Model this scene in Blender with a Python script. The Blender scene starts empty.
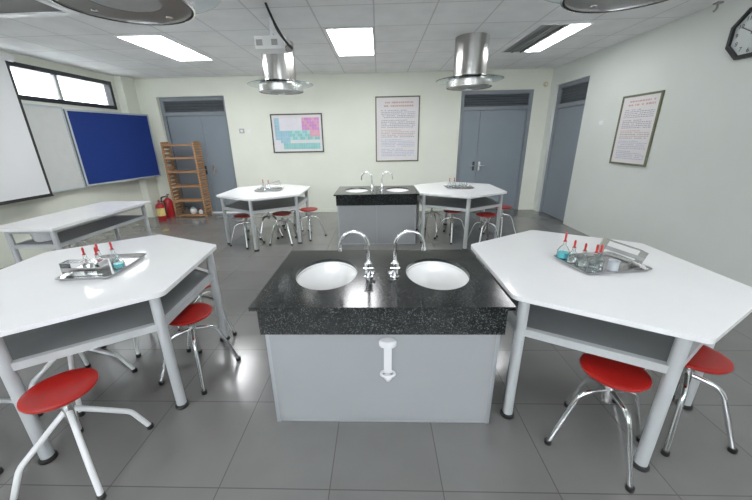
import bpy, bmesh, math, random
from mathutils import Vector, Matrix
random.seed(7)
PI = math.pi
SC = bpy.context.scene
COL = SC.collection

# ------------------------------------------------------------------ materials
def mat(name, col, rough=0.5, metal=0.0, noise=0.0, nscale=8.0, trans=0.0, ior=1.45, emis=None, estr=0.0, coat=0.0, bump=0.0, spec=0.5):
    m = bpy.data.materials.new(name); m.use_nodes = True
    nt = m.node_tree; b = nt.nodes['Principled BSDF']
    b.inputs['Base Color'].default_value = (*col, 1)
    b.inputs['Roughness'].default_value = rough
    b.inputs['Metallic'].default_value = metal
    b.inputs['Transmission Weight'].default_value = trans
    b.inputs['IOR'].default_value = ior
    b.inputs['Coat Weight'].default_value = coat
    b.inputs['Specular IOR Level'].default_value = spec
    if emis:
        b.inputs['Emission Color'].default_value = (*emis, 1); b.inputs['Emission Strength'].default_value = estr
    if noise or bump:
        tc = nt.nodes.new('ShaderNodeTexCoord'); n = nt.nodes.new('ShaderNodeTexNoise')
        n.inputs['Scale'].default_value = nscale; n.inputs['Detail'].default_value = 4
        nt.links.new(tc.outputs['Object'], n.inputs['Vector'])
        if noise:
            r = nt.nodes.new('ShaderNodeValToRGB')
            r.color_ramp.elements[0].position = 0.3; r.color_ramp.elements[1].position = 0.7
            r.color_ramp.elements[0].color = (*[max(0, c * (1 - noise)) for c in col], 1)
            r.color_ramp.elements[1].color = (*[min(1, c * (1 + noise)) for c in col], 1)
            nt.links.new(n.outputs['Fac'], r.inputs['Fac']); nt.links.new(r.outputs['Color'], b.inputs['Base Color'])
        if bump:
            bp = nt.nodes.new('ShaderNodeBump'); bp.inputs['Strength'].default_value = bump; bp.inputs['Distance'].default_value = 0.01
            nt.links.new(n.outputs['Fac'], bp.inputs['Height']); nt.links.new(bp.outputs['Normal'], b.inputs['Normal'])
    return m

def tile_mat(name, c1, c2, mortar, bw, bh, ox, oy, ms, rough, bump=0.15, rnoise=0.0, spec=0.5):
    m = bpy.data.materials.new(name); m.use_nodes = True
    nt = m.node_tree; b = nt.nodes['Principled BSDF']; L = nt.links.new
    tc = nt.nodes.new('ShaderNodeTexCoord'); mp = nt.nodes.new('ShaderNodeMapping')
    mp.inputs['Location'].default_value = (-ox, -oy, 0)
    br = nt.nodes.new('ShaderNodeTexBrick'); br.offset = 0; br.squash = 1
    br.inputs['Scale'].default_value = 1; br.inputs['Brick Width'].default_value = bw; br.inputs['Row Height'].default_value = bh
    br.inputs['Mortar Size'].default_value = ms; br.inputs['Mortar Smooth'].default_value = 0.1; br.inputs['Bias'].default_value = 0
    br.inputs['Color1'].default_value = (*c1, 1); br.inputs['Color2'].default_value = (*c2, 1); br.inputs['Mortar'].default_value = (*mortar, 1)
    L(tc.outputs['Object'], mp.inputs['Vector']); L(mp.outputs['Vector'], br.inputs['Vector'])
    n = nt.nodes.new('ShaderNodeTexNoise'); n.inputs['Scale'].default_value = 3.0; n.inputs['Detail'].default_value = 6
    L(tc.outputs['Object'], n.inputs['Vector'])
    mx = nt.nodes.new('ShaderNodeMix'); mx.data_type = 'RGBA'; mx.blend_type = 'MULTIPLY'
    mx.inputs['Factor'].default_value = 0.25
    L(br.outputs['Color'], mx.inputs['A']); L(n.outputs['Fac'], mx.inputs['B']); L(mx.outputs['Result'], b.inputs['Base Color'])
    bp = nt.nodes.new('ShaderNodeBump'); bp.inputs['Strength'].default_value = bump; bp.inputs['Distance'].default_value = 0.004; bp.invert = True
    L(br.outputs['Fac'], bp.inputs['Height']); L(bp.outputs['Normal'], b.inputs['Normal'])
    b.inputs['Roughness'].default_value = rough
    b.inputs['Specular IOR Level'].default_value = spec
    if rnoise:
        mr = nt.nodes.new('ShaderNodeMapRange'); mr.inputs['To Min'].default_value = rough - rnoise; mr.inputs['To Max'].default_value = rough + rnoise
        L(n.outputs['Fac'], mr.inputs['Value']); L(mr.outputs['Result'], b.inputs['Roughness'])
    return m

def granite_mat(name):
    m = bpy.data.materials.new(name); m.use_nodes = True
    nt = m.node_tree; b = nt.nodes['Principled BSDF']; L = nt.links.new
    tc = nt.nodes.new('ShaderNodeTexCoord')
    v = nt.nodes.new('ShaderNodeTexVoronoi'); v.inputs['Scale'].default_value = 230
    n = nt.nodes.new('ShaderNodeTexNoise'); n.inputs['Scale'].default_value = 120; n.inputs['Detail'].default_value = 3
    L(tc.outputs['Object'], v.inputs['Vector']); L(tc.outputs['Object'], n.inputs['Vector'])
    sep = nt.nodes.new('ShaderNodeSeparateColor'); L(v.outputs['Color'], sep.inputs['Color'])
    ad = nt.nodes.new('ShaderNodeMath'); ad.operation = 'MULTIPLY'
    L(sep.outputs['Red'], ad.inputs[0]); L(n.outputs['Fac'], ad.inputs[1])
    r = nt.nodes.new('ShaderNodeValToRGB'); e = r.color_ramp.elements
    e[0].position = 0.22; e[0].color = (0.004, 0.005, 0.0055, 1)
    e[1].position = 0.60; e[1].color = (0.15, 0.165, 0.165, 1)
    x = e.new(0.40); x.color = (0.011, 0.014, 0.014, 1)
    L(ad.outputs[0], r.inputs['Fac']); L(r.outputs['Color'], b.inputs['Base Color'])
    b.inputs['Roughness'].default_value = 0.16
    b.inputs['Specular IOR Level'].default_value = 0.35
    return m

def stripe_mat(name, c1, c2, scale, axis='X', rough=0.5, metal=0.0, lo=0.4, hi=0.6):
    m = bpy.data.materials.new(name); m.use_nodes = True
    nt = m.node_tree; b = nt.nodes['Principled BSDF']; L = nt.links.new
    tc = nt.nodes.new('ShaderNodeTexCoord'); w = nt.nodes.new('ShaderNodeTexWave'); w.bands_direction = axis
    w.inputs['Scale'].default_value = scale; w.inputs['Distortion'].default_value = 1.5; w.inputs['Detail'].default_value = 3
    r = nt.nodes.new('ShaderNodeValToRGB'); r.color_ramp.elements[0].position = lo; r.color_ramp.elements[1].position = hi
    r.color_ramp.elements[0].color = (*c1, 1); r.color_ramp.elements[1].color = (*c2, 1)
    L(tc.outputs['Object'], w.inputs['Vector']); L(w.outputs['Fac'], r.inputs['Fac']); L(r.outputs['Color'], b.inputs['Base Color'])
    b.inputs['Roughness'].default_value = rough; b.inputs['Metallic'].default_value = metal
    return m

M = {}
M['wall_cream'] = mat('wall_cream', (0.77, 0.79, 0.69), 0.7, noise=0.02, nscale=2, bump=0.03)
M['wall_grey'] = mat('wall_grey', (0.66, 0.69, 0.65), 0.7, noise=0.02, nscale=2, bump=0.03)
M['wall_dim'] = mat('wall_dim', (0.22, 0.23, 0.24), 0.8, noise=0.05, nscale=2)
M['floor'] = tile_mat('floor_tiles', (0.18, 0.177, 0.17), (0.195, 0.192, 0.185), (0.10, 0.10, 0.095), 0.577, 0.577, -0.264, 1.735 - 0.577 * 20, 0.003, 0.19, 0.15, 0.04, 0.8)
M['ceiling'] = tile_mat('ceiling_tiles', (0.92, 0.93, 0.935), (0.94, 0.95, 0.955), (0.66, 0.67, 0.68), 0.665, 0.70, -0.04 - 0.665 * 12, 4.70 - 0.7 * 12, 0.009, 0.8, 0.4)
M['granite'] = granite_mat('granite')
M['white_top'] = mat('white_laminate', (0.90, 0.905, 0.91), 0.08, noise=0.015, nscale=3, spec=0.5)
M['edge'] = mat('table_edge', (0.62, 0.63, 0.64), 0.35)
M['frame'] = mat('painted_steel', (0.47, 0.49, 0.50), 0.35, noise=0.02)
M['shelf'] = mat('shelf_grey', (0.20, 0.21, 0.215), 0.5, noise=0.03)
M['cabinet'] = mat('cabinet_grey', (0.33, 0.345, 0.355), 0.45, noise=0.02, nscale=2)
M['cab_trim'] = mat('cabinet_trim', (0.42, 0.45, 0.47), 0.3, metal=0.5, noise=0.02)
M['ceramic'] = mat('white_ceramic', (0.93, 0.93, 0.92), 0.08, noise=0.005, coat=0.5)
M['chrome'] = mat('chrome', (0.85, 0.86, 0.87), 0.1, metal=1.0, noise=0.03)
M['steel'] = mat('brushed_steel', (0.72, 0.72, 0.71), 0.25, metal=1.0, noise=0.06, nscale=20)
M['tray_steel'] = mat('tray_steel', (0.46, 0.46, 0.46), 0.2, metal=1.0, noise=0.06, nscale=20)
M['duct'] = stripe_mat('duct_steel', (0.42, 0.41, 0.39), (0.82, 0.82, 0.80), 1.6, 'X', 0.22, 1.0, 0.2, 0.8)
M['dark_steel'] = mat('dark_steel', (0.30, 0.30, 0.29), 0.3, metal=0.8, noise=0.05)
M['glass'] = mat('clear_glass', (0.93, 0.97, 0.97), 0.03, trans=1.0, ior=1.3, noise=0.01)
M['hood_glass'] = mat('hood_glass', (0.84, 0.90, 0.92), 0.03, trans=1.0, ior=1.12, noise=0.01)
M['rubber'] = mat('black_rubber', (0.012, 0.012, 0.012), 0.45, noise=0.1)
M['black'] = mat('black_plastic', (0.015, 0.015, 0.017), 0.35, noise=0.1)
M['red_seat'] = mat('red_seat', (0.38, 0.010, 0.007), 0.36, noise=0.03, coat=0.15)
M['red_rubber'] = mat('red_rubber', (0.48, 0.02, 0.02), 0.4, noise=0.05)
M['red_paint'] = mat('red_paint', (0.38, 0.012, 0.015), 0.28, noise=0.04)
M['label'] = mat('yellow_label', (0.75, 0.62, 0.22), 0.5, noise=0.25, nscale=40)
M['cyan'] = mat('cyan_liquid', (0.10, 0.62, 0.68), 0.15, noise=0.03)
M['clearliq'] = mat('clear_liquid', (0.95, 0.98, 0.98), 0.05, trans=1.0, ior=1.33, noise=0.02)
M['white_plastic'] = mat('white_plastic', (0.86, 0.87, 0.88), 0.25, noise=0.01)
M['door'] = mat('door_blue_grey', (0.20, 0.235, 0.27), 0.42, noise=0.03, nscale=2)
M['door_frame'] = mat('door_frame_grey', (0.20, 0.225, 0.255), 0.4, noise=0.03)
M['louver'] = mat('louver_dark', (0.10, 0.115, 0.13), 0.4, noise=0.04)
M['gap'] = mat('dark_gap', (0.03, 0.033, 0.037), 0.6, noise=0.05)
M['win_frame'] = mat('window_frame_dark', (0.018, 0.020, 0.028), 0.4, noise=0.05)
M['mullion'] = mat('window_mullion', (0.45, 0.45, 0.46), 0.4, noise=0.03)
M['alu'] = mat('aluminium', (0.50, 0.56, 0.60), 0.35, metal=0.4, noise=0.03)
M['blue'] = mat('blue_felt', (0.002, 0.022, 0.17), 0.8, noise=0.06, nscale=60)
M['whiteboard'] = mat('whiteboard', (0.62, 0.64, 0.62), 0.25, noise=0.02)
M['screen'] = mat('screen_fabric', (0.78, 0.79, 0.80), 0.8, noise=0.015, nscale=2)
M['bamboo'] = stripe_mat('bamboo', (0.32, 0.16, 0.075), (0.45, 0.25, 0.12), 6, 'Z', 0.5)
M['paper'] = mat('paper', (0.72, 0.69, 0.69), 0.5, noise=0.02)
M['olive_frame'] = mat('olive_frame', (0.13, 0.14, 0.08), 0.4, noise=0.1)
M['dark_frame'] = mat('dark_frame', (0.06, 0.065, 0.05), 0.4, noise=0.1)
M['ink'] = mat('ink_grey', (0.36, 0.36, 0.42), 0.6, noise=0.1)
M['ink_blue'] = mat('ink_blue', (0.42, 0.45, 0.60), 0.6, noise=0.1)
M['ink_red'] = mat('ink_red', (0.58, 0.38, 0.35), 0.6, noise=0.1)
M['p_teal'] = mat('print_teal', (0.25, 0.56, 0.55), 0.5, noise=0.08)
M['p_blue'] = mat('print_blue', (0.30, 0.52, 0.62), 0.5, noise=0.08)
M['p_pink'] = mat('print_pink', (0.62, 0.26, 0.56), 0.5, noise=0.08)
M['p_rose'] = mat('print_rose', (0.72, 0.35, 0.45), 0.5, noise=0.08)
M['p_pale'] = mat('print_pale', (0.74, 0.72, 0.76), 0.5, noise=0.04)
M['p_green'] = mat('print_green', (0.38, 0.66, 0.60), 0.5, noise=0.08)
M['clock_face'] = mat('clock_face', (0.50, 0.54, 0.54), 0.3, noise=0.03)
M['beige'] = mat('beige_plastic', (0.62, 0.55, 0.38), 0.5, noise=0.03)
M['grey_plastic'] = mat('grey_plastic', (0.42, 0.43, 0.42), 0.5, noise=0.03)
M['light'] = mat('light_diffuser', (0.9, 0.9, 0.9), 0.5, emis=(0.97, 0.985, 1.0), estr=12.0, noise=0.005)
M['light_rim'] = mat('light_rim', (0.75, 0.76, 0.77), 0.4, noise=0.02)
M['light_off'] = stripe_mat('light_reflector', (0.16, 0.17, 0.17), (0.30, 0.31, 0.31), 3.0, 'X', 0.35, 0.6)
M['vent'] = stripe_mat('vent_slats', (0.12, 0.12, 0.115), (0.22, 0.22, 0.21), 14, 'Y', 0.6)
M['white_metal'] = mat('white_metal', (0.80, 0.81, 0.81), 0.35, noise=0.01)
M['beaker'] = mat('frosted_beaker', (0.75, 0.80, 0.84), 0.2, noise=0.03, trans=0.3)

# ------------------------------------------------------------------ mesh builder
class MB:
    def __init__(s): s.bm = bmesh.new(); s.mi = 0
    def _faces(s, vs, fs):
        bv = [s.bm.verts.new(v) for v in vs]
        for f in fs:
            try:
                fc = s.bm.faces.new([bv[i] for i in f]); fc.material_index = s.mi
            except ValueError: pass
        return bv
    def box(s, x0, x1, y0, y1, z0, z1, M4=None):
        vs = [Vector((x, y, z)) for z in (z0, z1) for y in (y0, y1) for x in (x0, x1)]
        if M4: vs = [M4 @ v for v in vs]
        s._faces(vs, [(0, 2, 3, 1), (4, 5, 7, 6), (0, 1, 5, 4), (2, 6, 7, 3), (0, 4, 6, 2), (1, 3, 7, 5)]); return s
    def prism(s, pts, z0, z1, M4=None):
        n = len(pts)
        vs = [Vector((p[0], p[1], z0)) for p in pts] + [Vector((p[0], p[1], z1)) for p in pts]
        if M4: vs = [M4 @ v for v in vs]
        fs = [tuple(range(n - 1, -1, -1)), tuple(range(n, 2 * n))] + [(i, (i + 1) % n, n + (i + 1) % n, n + i) for i in range(n)]
        s._faces(vs, fs); return s
    def lathe(s, prof, seg=24, c=(0, 0, 0), sx=1, sy=1, M4=None):
        rings = []
        for r, z in prof:
            if r < 1e-6: ring = [Vector((c[0], c[1], c[2] + z))]
            else: ring = [Vector((c[0] + sx * r * math.cos(2 * PI * k / seg), c[1] + sy * r * math.sin(2 * PI * k / seg), c[2] + z)) for k in range(seg)]
            if M4: ring = [M4 @ v for v in ring]
            rings.append([s.bm.verts.new(v) for v in ring])
        for a, b in zip(rings, rings[1:]):
            for k in range(seg):
                q = [a[k % len(a)], a[(k + 1) % len(a)], b[(k + 1) % len(b)], b[k % len(b)]]
                u = []
                for v in q:
                    if v not in u: u.append(v)
                if len(u) > 2:
                    try: f = s.bm.faces.new(u); f.material_index = s.mi
                    except ValueError: pass
        return s
    def tube(s, pts, r, seg=12, caps=True, M4=None):
        P = [Vector(p) for p in pts]
        rr = r if isinstance(r, (list, tuple)) else [r] * len(P)
        t0 = (P[1] - P[0]).normalized()
        up = Vector((0, 0, 1)) if abs(t0.z) < 0.9 else Vector((1, 0, 0))
        u = t0.cross(up).normalized(); rings = []
        for i, p in enumerate(P):
            if i == 0: t = P[1] - P[0]
            elif i == len(P) - 1: t = P[-1] - P[-2]
            else: t = (P[i + 1] - P[i]).normalized() + (P[i] - P[i - 1]).normalized()
            t.normalize(); u = (u - t * u.dot(t)).normalized(); w = t.cross(u)
            ring = [p + (u * math.cos(2 * PI * k / seg) + w * math.sin(2 * PI * k / seg)) * rr[i] for k in range(seg)]
            if M4: ring = [M4 @ v for v in ring]
            rings.append([s.bm.verts.new(v) for v in ring])
        for a, b in zip(rings, rings[1:]):
            for k in range(seg):
                f = s.bm.faces.new([a[k], a[(k + 1) % seg], b[(k + 1) % seg], b[k]]); f.material_index = s.mi
        if caps:
            f = s.bm.faces.new(rings[0][::-1]); f.material_index = s.mi
            f = s.bm.faces.new(rings[-1]); f.material_index = s.mi
        return s
    def quad(s, a, b, c, d):
        s._faces([Vector(v) for v in (a, b, c, d)], [(0, 1, 2, 3)]); return s
    def bevel(s, w, seg=2):
        es = [e for e in s.bm.edges if len(e.link_faces) == 2 and e.calc_face_angle(0) > 0.5]
        bmesh.ops.bevel(s.bm, geom=es, offset=w, segments=seg, affect='EDGES', profile=0.5); return s
    def build(s, name, m, parent=None, loc=None, smooth=True, angle=35, recalc=True):
        if recalc: bmesh.ops.recalc_face_normals(s.bm, faces=s.bm.faces)
        me = bpy.data.meshes.new(name); s.bm.to_mesh(me); s.bm.free()
        for x in (m if isinstance(m, (list, tuple)) else [m]): me.materials.append(x)
        if smooth:
            me.polygons.foreach_set('use_smooth', [True] * len(me.polygons)); me.set_sharp_from_angle(angle=math.radians(angle))
        o = bpy.data.objects.new(name, me); COL.objects.link(o)
        if parent: o.parent = parent
        if loc: o.location = loc
        return o

def fillet(pts, r=0.05, n=5):
    P = [Vector(p) for p in pts]; out = [P[0]]
    for a, b, c in zip(P, P[1:], P[2:]):
        d1 = (a - b); d2 = (c - b); k = min(r, d1.length * 0.45, d2.length * 0.45)
        p = b + d1.normalized() * k; q = b + d2.normalized() * k
        for i in range(n + 1):
            t = i / n; out.append(p * (1 - t) ** 2 + b * 2 * t * (1 - t) + q * t * t)
    out.append(P[-1]); return out

def tag(o, label=None, cat=None, group=None, kind=None):
    if label: o['label'] = label
    if cat: o['category'] = cat
    if group: o['group'] = group
    if kind: o['kind'] = kind
    return o
def thing(name, label, cat, loc=(0, 0, 0), rz=0.0, group=None):
    o = bpy.data.objects.new(name, None); COL.objects.link(o); o.location = loc; o.rotation_euler = (0, 0, rz)
    o.empty_display_size = 0.05
    return tag(o, label, cat, group)
def struct(o): o['kind'] = 'structure'; return o
def dup(root, loc, rz=0.0, label=None, group=None):
    r = root.copy(); COL.objects.link(r); r.location = loc; r.rotation_euler = (0, 0, rz)
    if label: r['label'] = label
    if group: r['group'] = group
    for ch in list(root.children):
        c = ch.copy(); COL.objects.link(c); c.parent = r
        for g in list(ch.children):
            d = g.copy(); COL.objects.link(d); d.parent = c
    return r
bpy.context.view_layer.update()

# ------------------------------------------------------------------ camera
f_px = 324.0
p_, y_, r_ = 0.3343, -0.0338, 0.0190
fw = Vector((math.sin(y_) * math.cos(p_), math.cos(y_) * math.cos(p_), -math.sin(p_)))
rt = Vector((math.cos(y_), -math.sin(y_), 0)); dn = fw.cross(rt)
X = rt * math.cos(r_) + dn * math.sin(r_); Y = -rt * math.sin(r_) + dn * math.cos(r_)
cam = bpy.data.cameras.new('camera'); co = bpy.data.objects.new('camera', cam); COL.objects.link(co)
co.matrix_world = Matrix(((X.x, -Y.x, -fw.x, 0), (X.y, -Y.y, -fw.y, 0), (X.z, -Y.z, -fw.z, 1.70), (0, 0, 0, 1)))
cam.sensor_fit = 'HORIZONTAL'; cam.sensor_width = 36; cam.lens = f_px / 752 * 36; cam.shift_x = 7 / 752; cam.clip_start = 0.02
SC.camera = co

# ------------------------------------------------------------------ room shell
XL, XR, YB, YF, ZC = -5.5, 3.68, 7.757, -3.2, 3.0
T = 0.2
struct(MB().box(XL - T, XR + T, YF - T, YB + T, -0.12, 0).build('floor', M['floor'], smooth=False))
struct(MB().box(XL - T, XR + T, YF - T, YB + T, ZC, ZC + 0.12).build('ceiling', M['ceiling'], smooth=False))
# back wall with two door openings
D1 = (-4.92, -3.40, 2.63); D2 = (1.80, 3.34, 2.61)
w = MB()
w.box(XL - T, D1[0], YB, YB + T, 0, ZC); w.box(D1[0], D1[1], YB, YB + T, D1[2], ZC)
w.box(D1[1], D2[0], YB, YB + T, 0, ZC); w.box(D2[0], D2[1], YB, YB + T, D2[2], ZC); w.box(D2[1], XR + T, YB, YB + T, 0, ZC)
struct(w.build('wall_back', M['wall_cream'], smooth=False))
# right wall with door opening
D3 = (6.41, 7.54, 2.65)
w = MB(); w.box(XR, XR + T, YF - T, D3[0], 0, ZC); w.box(XR, XR + T, D3[0], D3[1], D3[2], ZC); w.box(XR, XR + T, D3[1], YB, 0, ZC)
struct(w.build('wall_right', M['wall_grey'], smooth=False))
# left wall with strip window
W = (4.05, 7.27, 2.345, 2.875)
w = MB(); w.box(XL - T, XL, YF - T, W[0], 0, ZC); w.box(XL - T, XL, W[1], YB, 0, ZC)
w.box(XL - T, XL, W[0], W[1], 0, W[2]); w.box(XL - T, XL, W[0], W[1], W[3], ZC)
struct(w.build('wall_left', M['wall_cream'], smooth=False))
struct(MB().box(XL - T, XR + T, YF - T, YF, 0, ZC).build('wall_front', M['wall_dim'], smooth=False))
struct(MB().box(XL, XL + 0.16, 7.38, YB, 0, ZC).build('trim_1', M['wall_cream'], smooth=False))       # corner column
struct(MB().box(D1[0], D1[1], YB - 0.005, YB + 0.03, 0.0, 0.035).build('daylight_strip', M['white_plastic'], smooth=False))  # pale strip coloured to stand in for daylight under the left door
struct(MB().box(XL + 0.16, D1[0], YB - 0.012, YB, 0, 0.08).box(D1[1], D2[0], YB - 0.012, YB, 0, 0.08).box(D2[1], XR, YB - 0.012, YB, 0, 0.08).build('baseboard_back', M['wall_cream'], smooth=False))

# window
wf = thing('window_1', None, None, (0, 0, 0)); struct(wf)
fr = MB(); b = 0.07
xw0, xw1 = XL - 0.11, XL + 0.015
fr.box(xw0, xw1, W[0], W[1], W[2], W[2] + b).box(xw0, xw1, W[0], W[1], W[3] - b, W[3])
fr.box(xw0, xw1, W[0], W[0] + b, W[2] + b, W[3] - b).box(xw0, xw1, W[1] - b, W[1], W[2] + b, W[3] - b)
fr.build('window_frame', M['win_frame'], wf, smooth=False)
for yy in (5.12, 6.08):
    MB().box(XL - 0.09, XL - 0.03, yy - 0.03, yy + 0.03, W[2] + b, W[3] - b).build('mullion', M['mullion'], wf, smooth=False)
MB().box(XL - 0.065, XL - 0.058, W[0] + b, W[1] - b, W[2] + b, W[3] - b).build('pane', M['glass'], wf, smooth=False)

# doors ----------------------------------------------------------------
def door(name, width, height, split, zt, recess, hand_x, louver_bars):
    """local: x along the wall, -y toward the room, origin at the left end of the opening, wall face at y=0"""
    d = thing(name, None, None); struct(d)
    j = 0.075
    f = MB(); y0, y1 = recess, recess + 0.09
    f.box(0, j, y0, y1, 0, height).box(width - j, width, y0, y1, 0, height).box(j, width - j, y0, y1, height - j, height)
    f.box(j, width - j, y0 - 0.01, y1, zt, zt + j)
    f.build('door_frame', M['door_frame'], d, smooth=False)
    xs = [j + 0.006] + [j + (width - 2 * j) * s for s in split] + [width - j - 0.006]
    for k in range(len(xs) - 1):
        lf = MB().box(xs[k] + 0.004, xs[k + 1] - 0.004, y0 + 0.025, y0 + 0.07, 0.012, zt - 0.006).bevel(0.004, 1).build('door_leaf', M['door'], d, smooth=False)
        hx = hand_x[k]
        if hx is not None:
            h = MB().box(hx - 0.022, hx + 0.022, y0 + 0.014, y0 + 0.025, 0.93, 1.13)
            h.build('lock_plate', M['gap'] if k == 0 else M['steel'], lf, smooth=False)
            sg = -1 if k == 0 else 1
            MB().tube(fillet([(hx, y0 + 0.014, 1.04), (hx, y0 - 0.04, 1.04), (hx + sg * 0.11, y0 - 0.04, 1.04)], 0.02), 0.010, 8).build('handle', M['dark_steel'] if k == 0 else M['chrome'], lf)
    MB().box(j, width - j, y0 + 0.075, y0 + 0.085, 0.0, height - j).build('backing', M['gap'], d, smooth=False)
    lv = MB(); n = louver_bars; H = height - j - (zt + j)
    for k in range(n):
        z = zt + j + (k + 0.5) * H / n
        lv.box(j, width - j, -0.006, 0.006, -H / n * 0.46, H / n * 0.46, Matrix.Translation((0, y0 + 0.05, z)) @ Matrix.Rotation(math.radians(38), 4, 'X'))
    lv.build('louver', M['louver'], d, smooth=False)
    return d
d1 = door('door_1', D1[1] - D1[0], D1[2], (0.58,), 2.24, 0.09, (0.78, 0.97), 4); d1.location = (D1[0], YB, 0)
d2 = door('door_2', D2[1] - D2[0], D2[2], (0.27,), 2.22, 0.02, (0.39, 0.52), 5); d2.location = (D2[0], YB, 0)
d3 = door('door_3', D3[1] - D3[0], D3[2], (), 2.20, 0.05, (None,), 6); d3.location = (XR, D3[1], 0); d3.rotation_euler = (0, 0, -PI / 2)

# ------------------------------------------------------------------ ceiling lights and added fill lamps
def ceiling_light(x0, x1, y0, y1, lit0, label):
    t = thing('ceiling_light', label, 'light', ((x0 + x1) / 2, (y0 + y1) / 2, ZC), 0, 'recessed ceiling lights')
    hx, hy = (x1 - x0) / 2, (y1 - y0) / 2; r = 0.018
    MB().box(-hx, hx, -hy, -hy + r, -0.012, 0).box(-hx, hx, hy - r, hy, -0.012, 0).box(-hx, -hx + r, -hy + r, hy - r, -0.012, 0).box(hx - r, hx, -hy + r, hy - r, -0.012, 0).build('rim', M['light_rim'], t, smooth=False)
    l0 = -hx + r + lit0 * (2 * hx - 2 * r)
    if lit0 > 0:
        MB().box(-hx + r, l0, -hy + r, hy - r, -0.006, -0.001).build('unlit_reflector', M['light_off'], t, smooth=False)
        for xx in (-hx + 0.17, -hx + 0.31):
            MB().tube([(xx, -hy + 0.04, -0.018), (xx, hy - 0.04, -0.018)], 0.012, 8).build('tube', M['light_off'], t)
    MB().box(l0, hx - r, -hy + r, hy - r, -0.008, -0.001).build('diffuser', M['light'], t, smooth=False)
ceiling_light(-0.66, -0.05, 4.72, 6.15, 0, 'lit recessed ceiling light panel nearest the middle of the ceiling')
ceiling_light(-3.39, -2.79, 4.76, 6.20, 0, 'lit recessed ceiling light panel on the window side of the room')
ceiling_light(2.04, 2.68, 4.80, 6.22, 0.62, 'half lit recessed ceiling light near the right wall')

def lamp(x, y, sx, sy, e):  # area lamps added at the ceiling, out of view, to fill the room
    l = bpy.data.lights.new('added_area_lamp', 'AREA'); l.shape = 'RECTANGLE'; l.size = sx; l.size_y = sy; l.energy = e; l.color = (0.96, 0.98, 1.0)
    o = bpy.data.objects.new('added_area_lamp', l); COL.objects.link(o); o.location = (x, y, ZC - 0.03)
for x in (-3.1, -0.35, 2.36):
    lamp(x, -1.6, 0.6, 1.3, 2)
def up_fill(x, y, z, sx, sy, e, tilt):  # unseen fill added low behind the camera, lifting ceiling and back wall
    l = bpy.data.lights.new('added_fill', 'AREA'); l.shape = 'RECTANGLE'; l.size = sx; l.size_y = sy; l.energy = e; l.spread = math.radians(38); l.color = (0.97, 0.985, 1.0)
    o = bpy.data.objects.new('added_fill', l); COL.objects.link(o); o.location = (x, y, z); o.rotation_euler = (math.radians(180 - tilt), 0, 0)
up_fill(-0.8, -1.0, 0.98, 6.0, 0.4, 480, -58)
lamp(-0.35, 1.25, 0.6, 1.3, 6); lamp(-3.1, 1.2, 0.6, 1.3, 9); lamp(2.36, 1.2, 0.6, 1.3, 8)

# ceiling air vent (its far corner shows)
t = thing('ceiling_vent', 'white framed square air vent in the ceiling over the projection screen', 'vent', (-3.62, 3.46, ZC))
q = 0.49; r = 0.07
MB().box(-q, q, -q, -q + r, -0.03, 0).box(-q, q, q - r, q, -0.03, 0).box(-q, -q + r, -q + r, q - r, -0.03, 0).box(q - r, q, -q + r, q - r, -0.03, 0).bevel(0.006, 1).build('frame', M['white_metal'], t, smooth=False)
MB().box(-q + r, q - r, -q + r, q - r, -0.014, -0.002).build('grille', M['vent'], t, smooth=False)

# ------------------------------------------------------------------ hexagonal tables
ZT = 0.85
HV = [(0, 0.88), (-0.69, 0.455), (-0.69, -0.455), (0, -0.88), (0.69, -0.455), (0.69, 0.455)]
def scaled(k, sub=0.0):
    out = []
    for x, y in HV:
        r_ = math.hypot(x, y); g = (r_ - sub) / r_ * k; out.append((x * g, y * g))
    return out
def hex_table(loc, rz, label, legs=None):
    t = thing('hexagonal_table', label, 'table', loc, rz, 'white hexagonal lab tables')
    rounded = []
    for i in range(6):
        p0, p1, p2 = (Vector(HV[(i + q) % 6]) for q in (-1, 0, 1))
        a, b_ = p1 + (p0 - p1).normalized() * 0.035, p1 + (p2 - p1).normalized() * 0.035
        for q in range(6):
            u = q / 5; rounded.append(tuple(a * (1 - u) ** 2 + p1 * 2 * u * (1 - u) + b_ * u * u))
    top = MB().prism(rounded, ZT - 0.028, ZT).bevel(0.006, 2).build('tabletop', M['white_top'], t)
    lp = scaled(1, 0.09); pts = [(legs or {}).get(i, lp[i]) for i in range(6)]
    ap = MB(); inner = []
    for x, y in pts:
        r0 = math.hypot(x, y); inner.append((x * (r0 - 0.022) / r0, y * (r0 - 0.022) / r0))
    for i in range(6):
        a, b_ = Vector((pts[i][0] * 0.84, pts[i][1] * 0.84, ZT - 0.048)), Vector((pts[(i + 1) % 6][0] * 0.84, pts[(i + 1) % 6][1] * 0.84, ZT - 0.048))
        d = (b_ - a); ang = math.atan2(d.y, d.x); Mx = Matrix.Translation((a + b_) / 2) @ Matrix.Rotation(ang, 4, 'Z')
        ap.box(-d.length / 2, d.length / 2, -0.015, 0.015, -0.02, 0.02, Mx)
    ap.build('apron', M['frame'], t, smooth=False)
    rl = MB()
    for i in range(6):
        a, b_ = Vector((*pts[i], 0.63)), Vector((*pts[(i + 1) % 6], 0.63))
        d = (b_ - a); ang = math.atan2(d.y, d.x); Mx = Matrix.Translation((a + b_) / 2) @ Matrix.Rotation(ang, 4, 'Z')
        rl.box(-d.length / 2, d.length / 2, -0.018, 0.018, -0.022, 0.022, Mx)
    rl.build('shelf_rail', M['frame'], t, smooth=False)
    MB().prism(inner, 0.618, 0.640).build('shelf', M['shelf'], t, smooth=False)
    for i in range(6):
        lx, ly = pts[i]
        lg = MB().tube([(lx, ly, 0.012), (lx, ly, ZT - 0.028)], 0.030, 20).build('leg', M['frame'], t)
        MB().lathe([(0, 0), (0.040, 0), (0.043, 0.006), (0.041, 0.020), (0.034, 0.026), (0.0305, 0.026)], 20, (lx, ly, 0)).build('foot', M['rubber'], lg)
    return t
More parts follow.
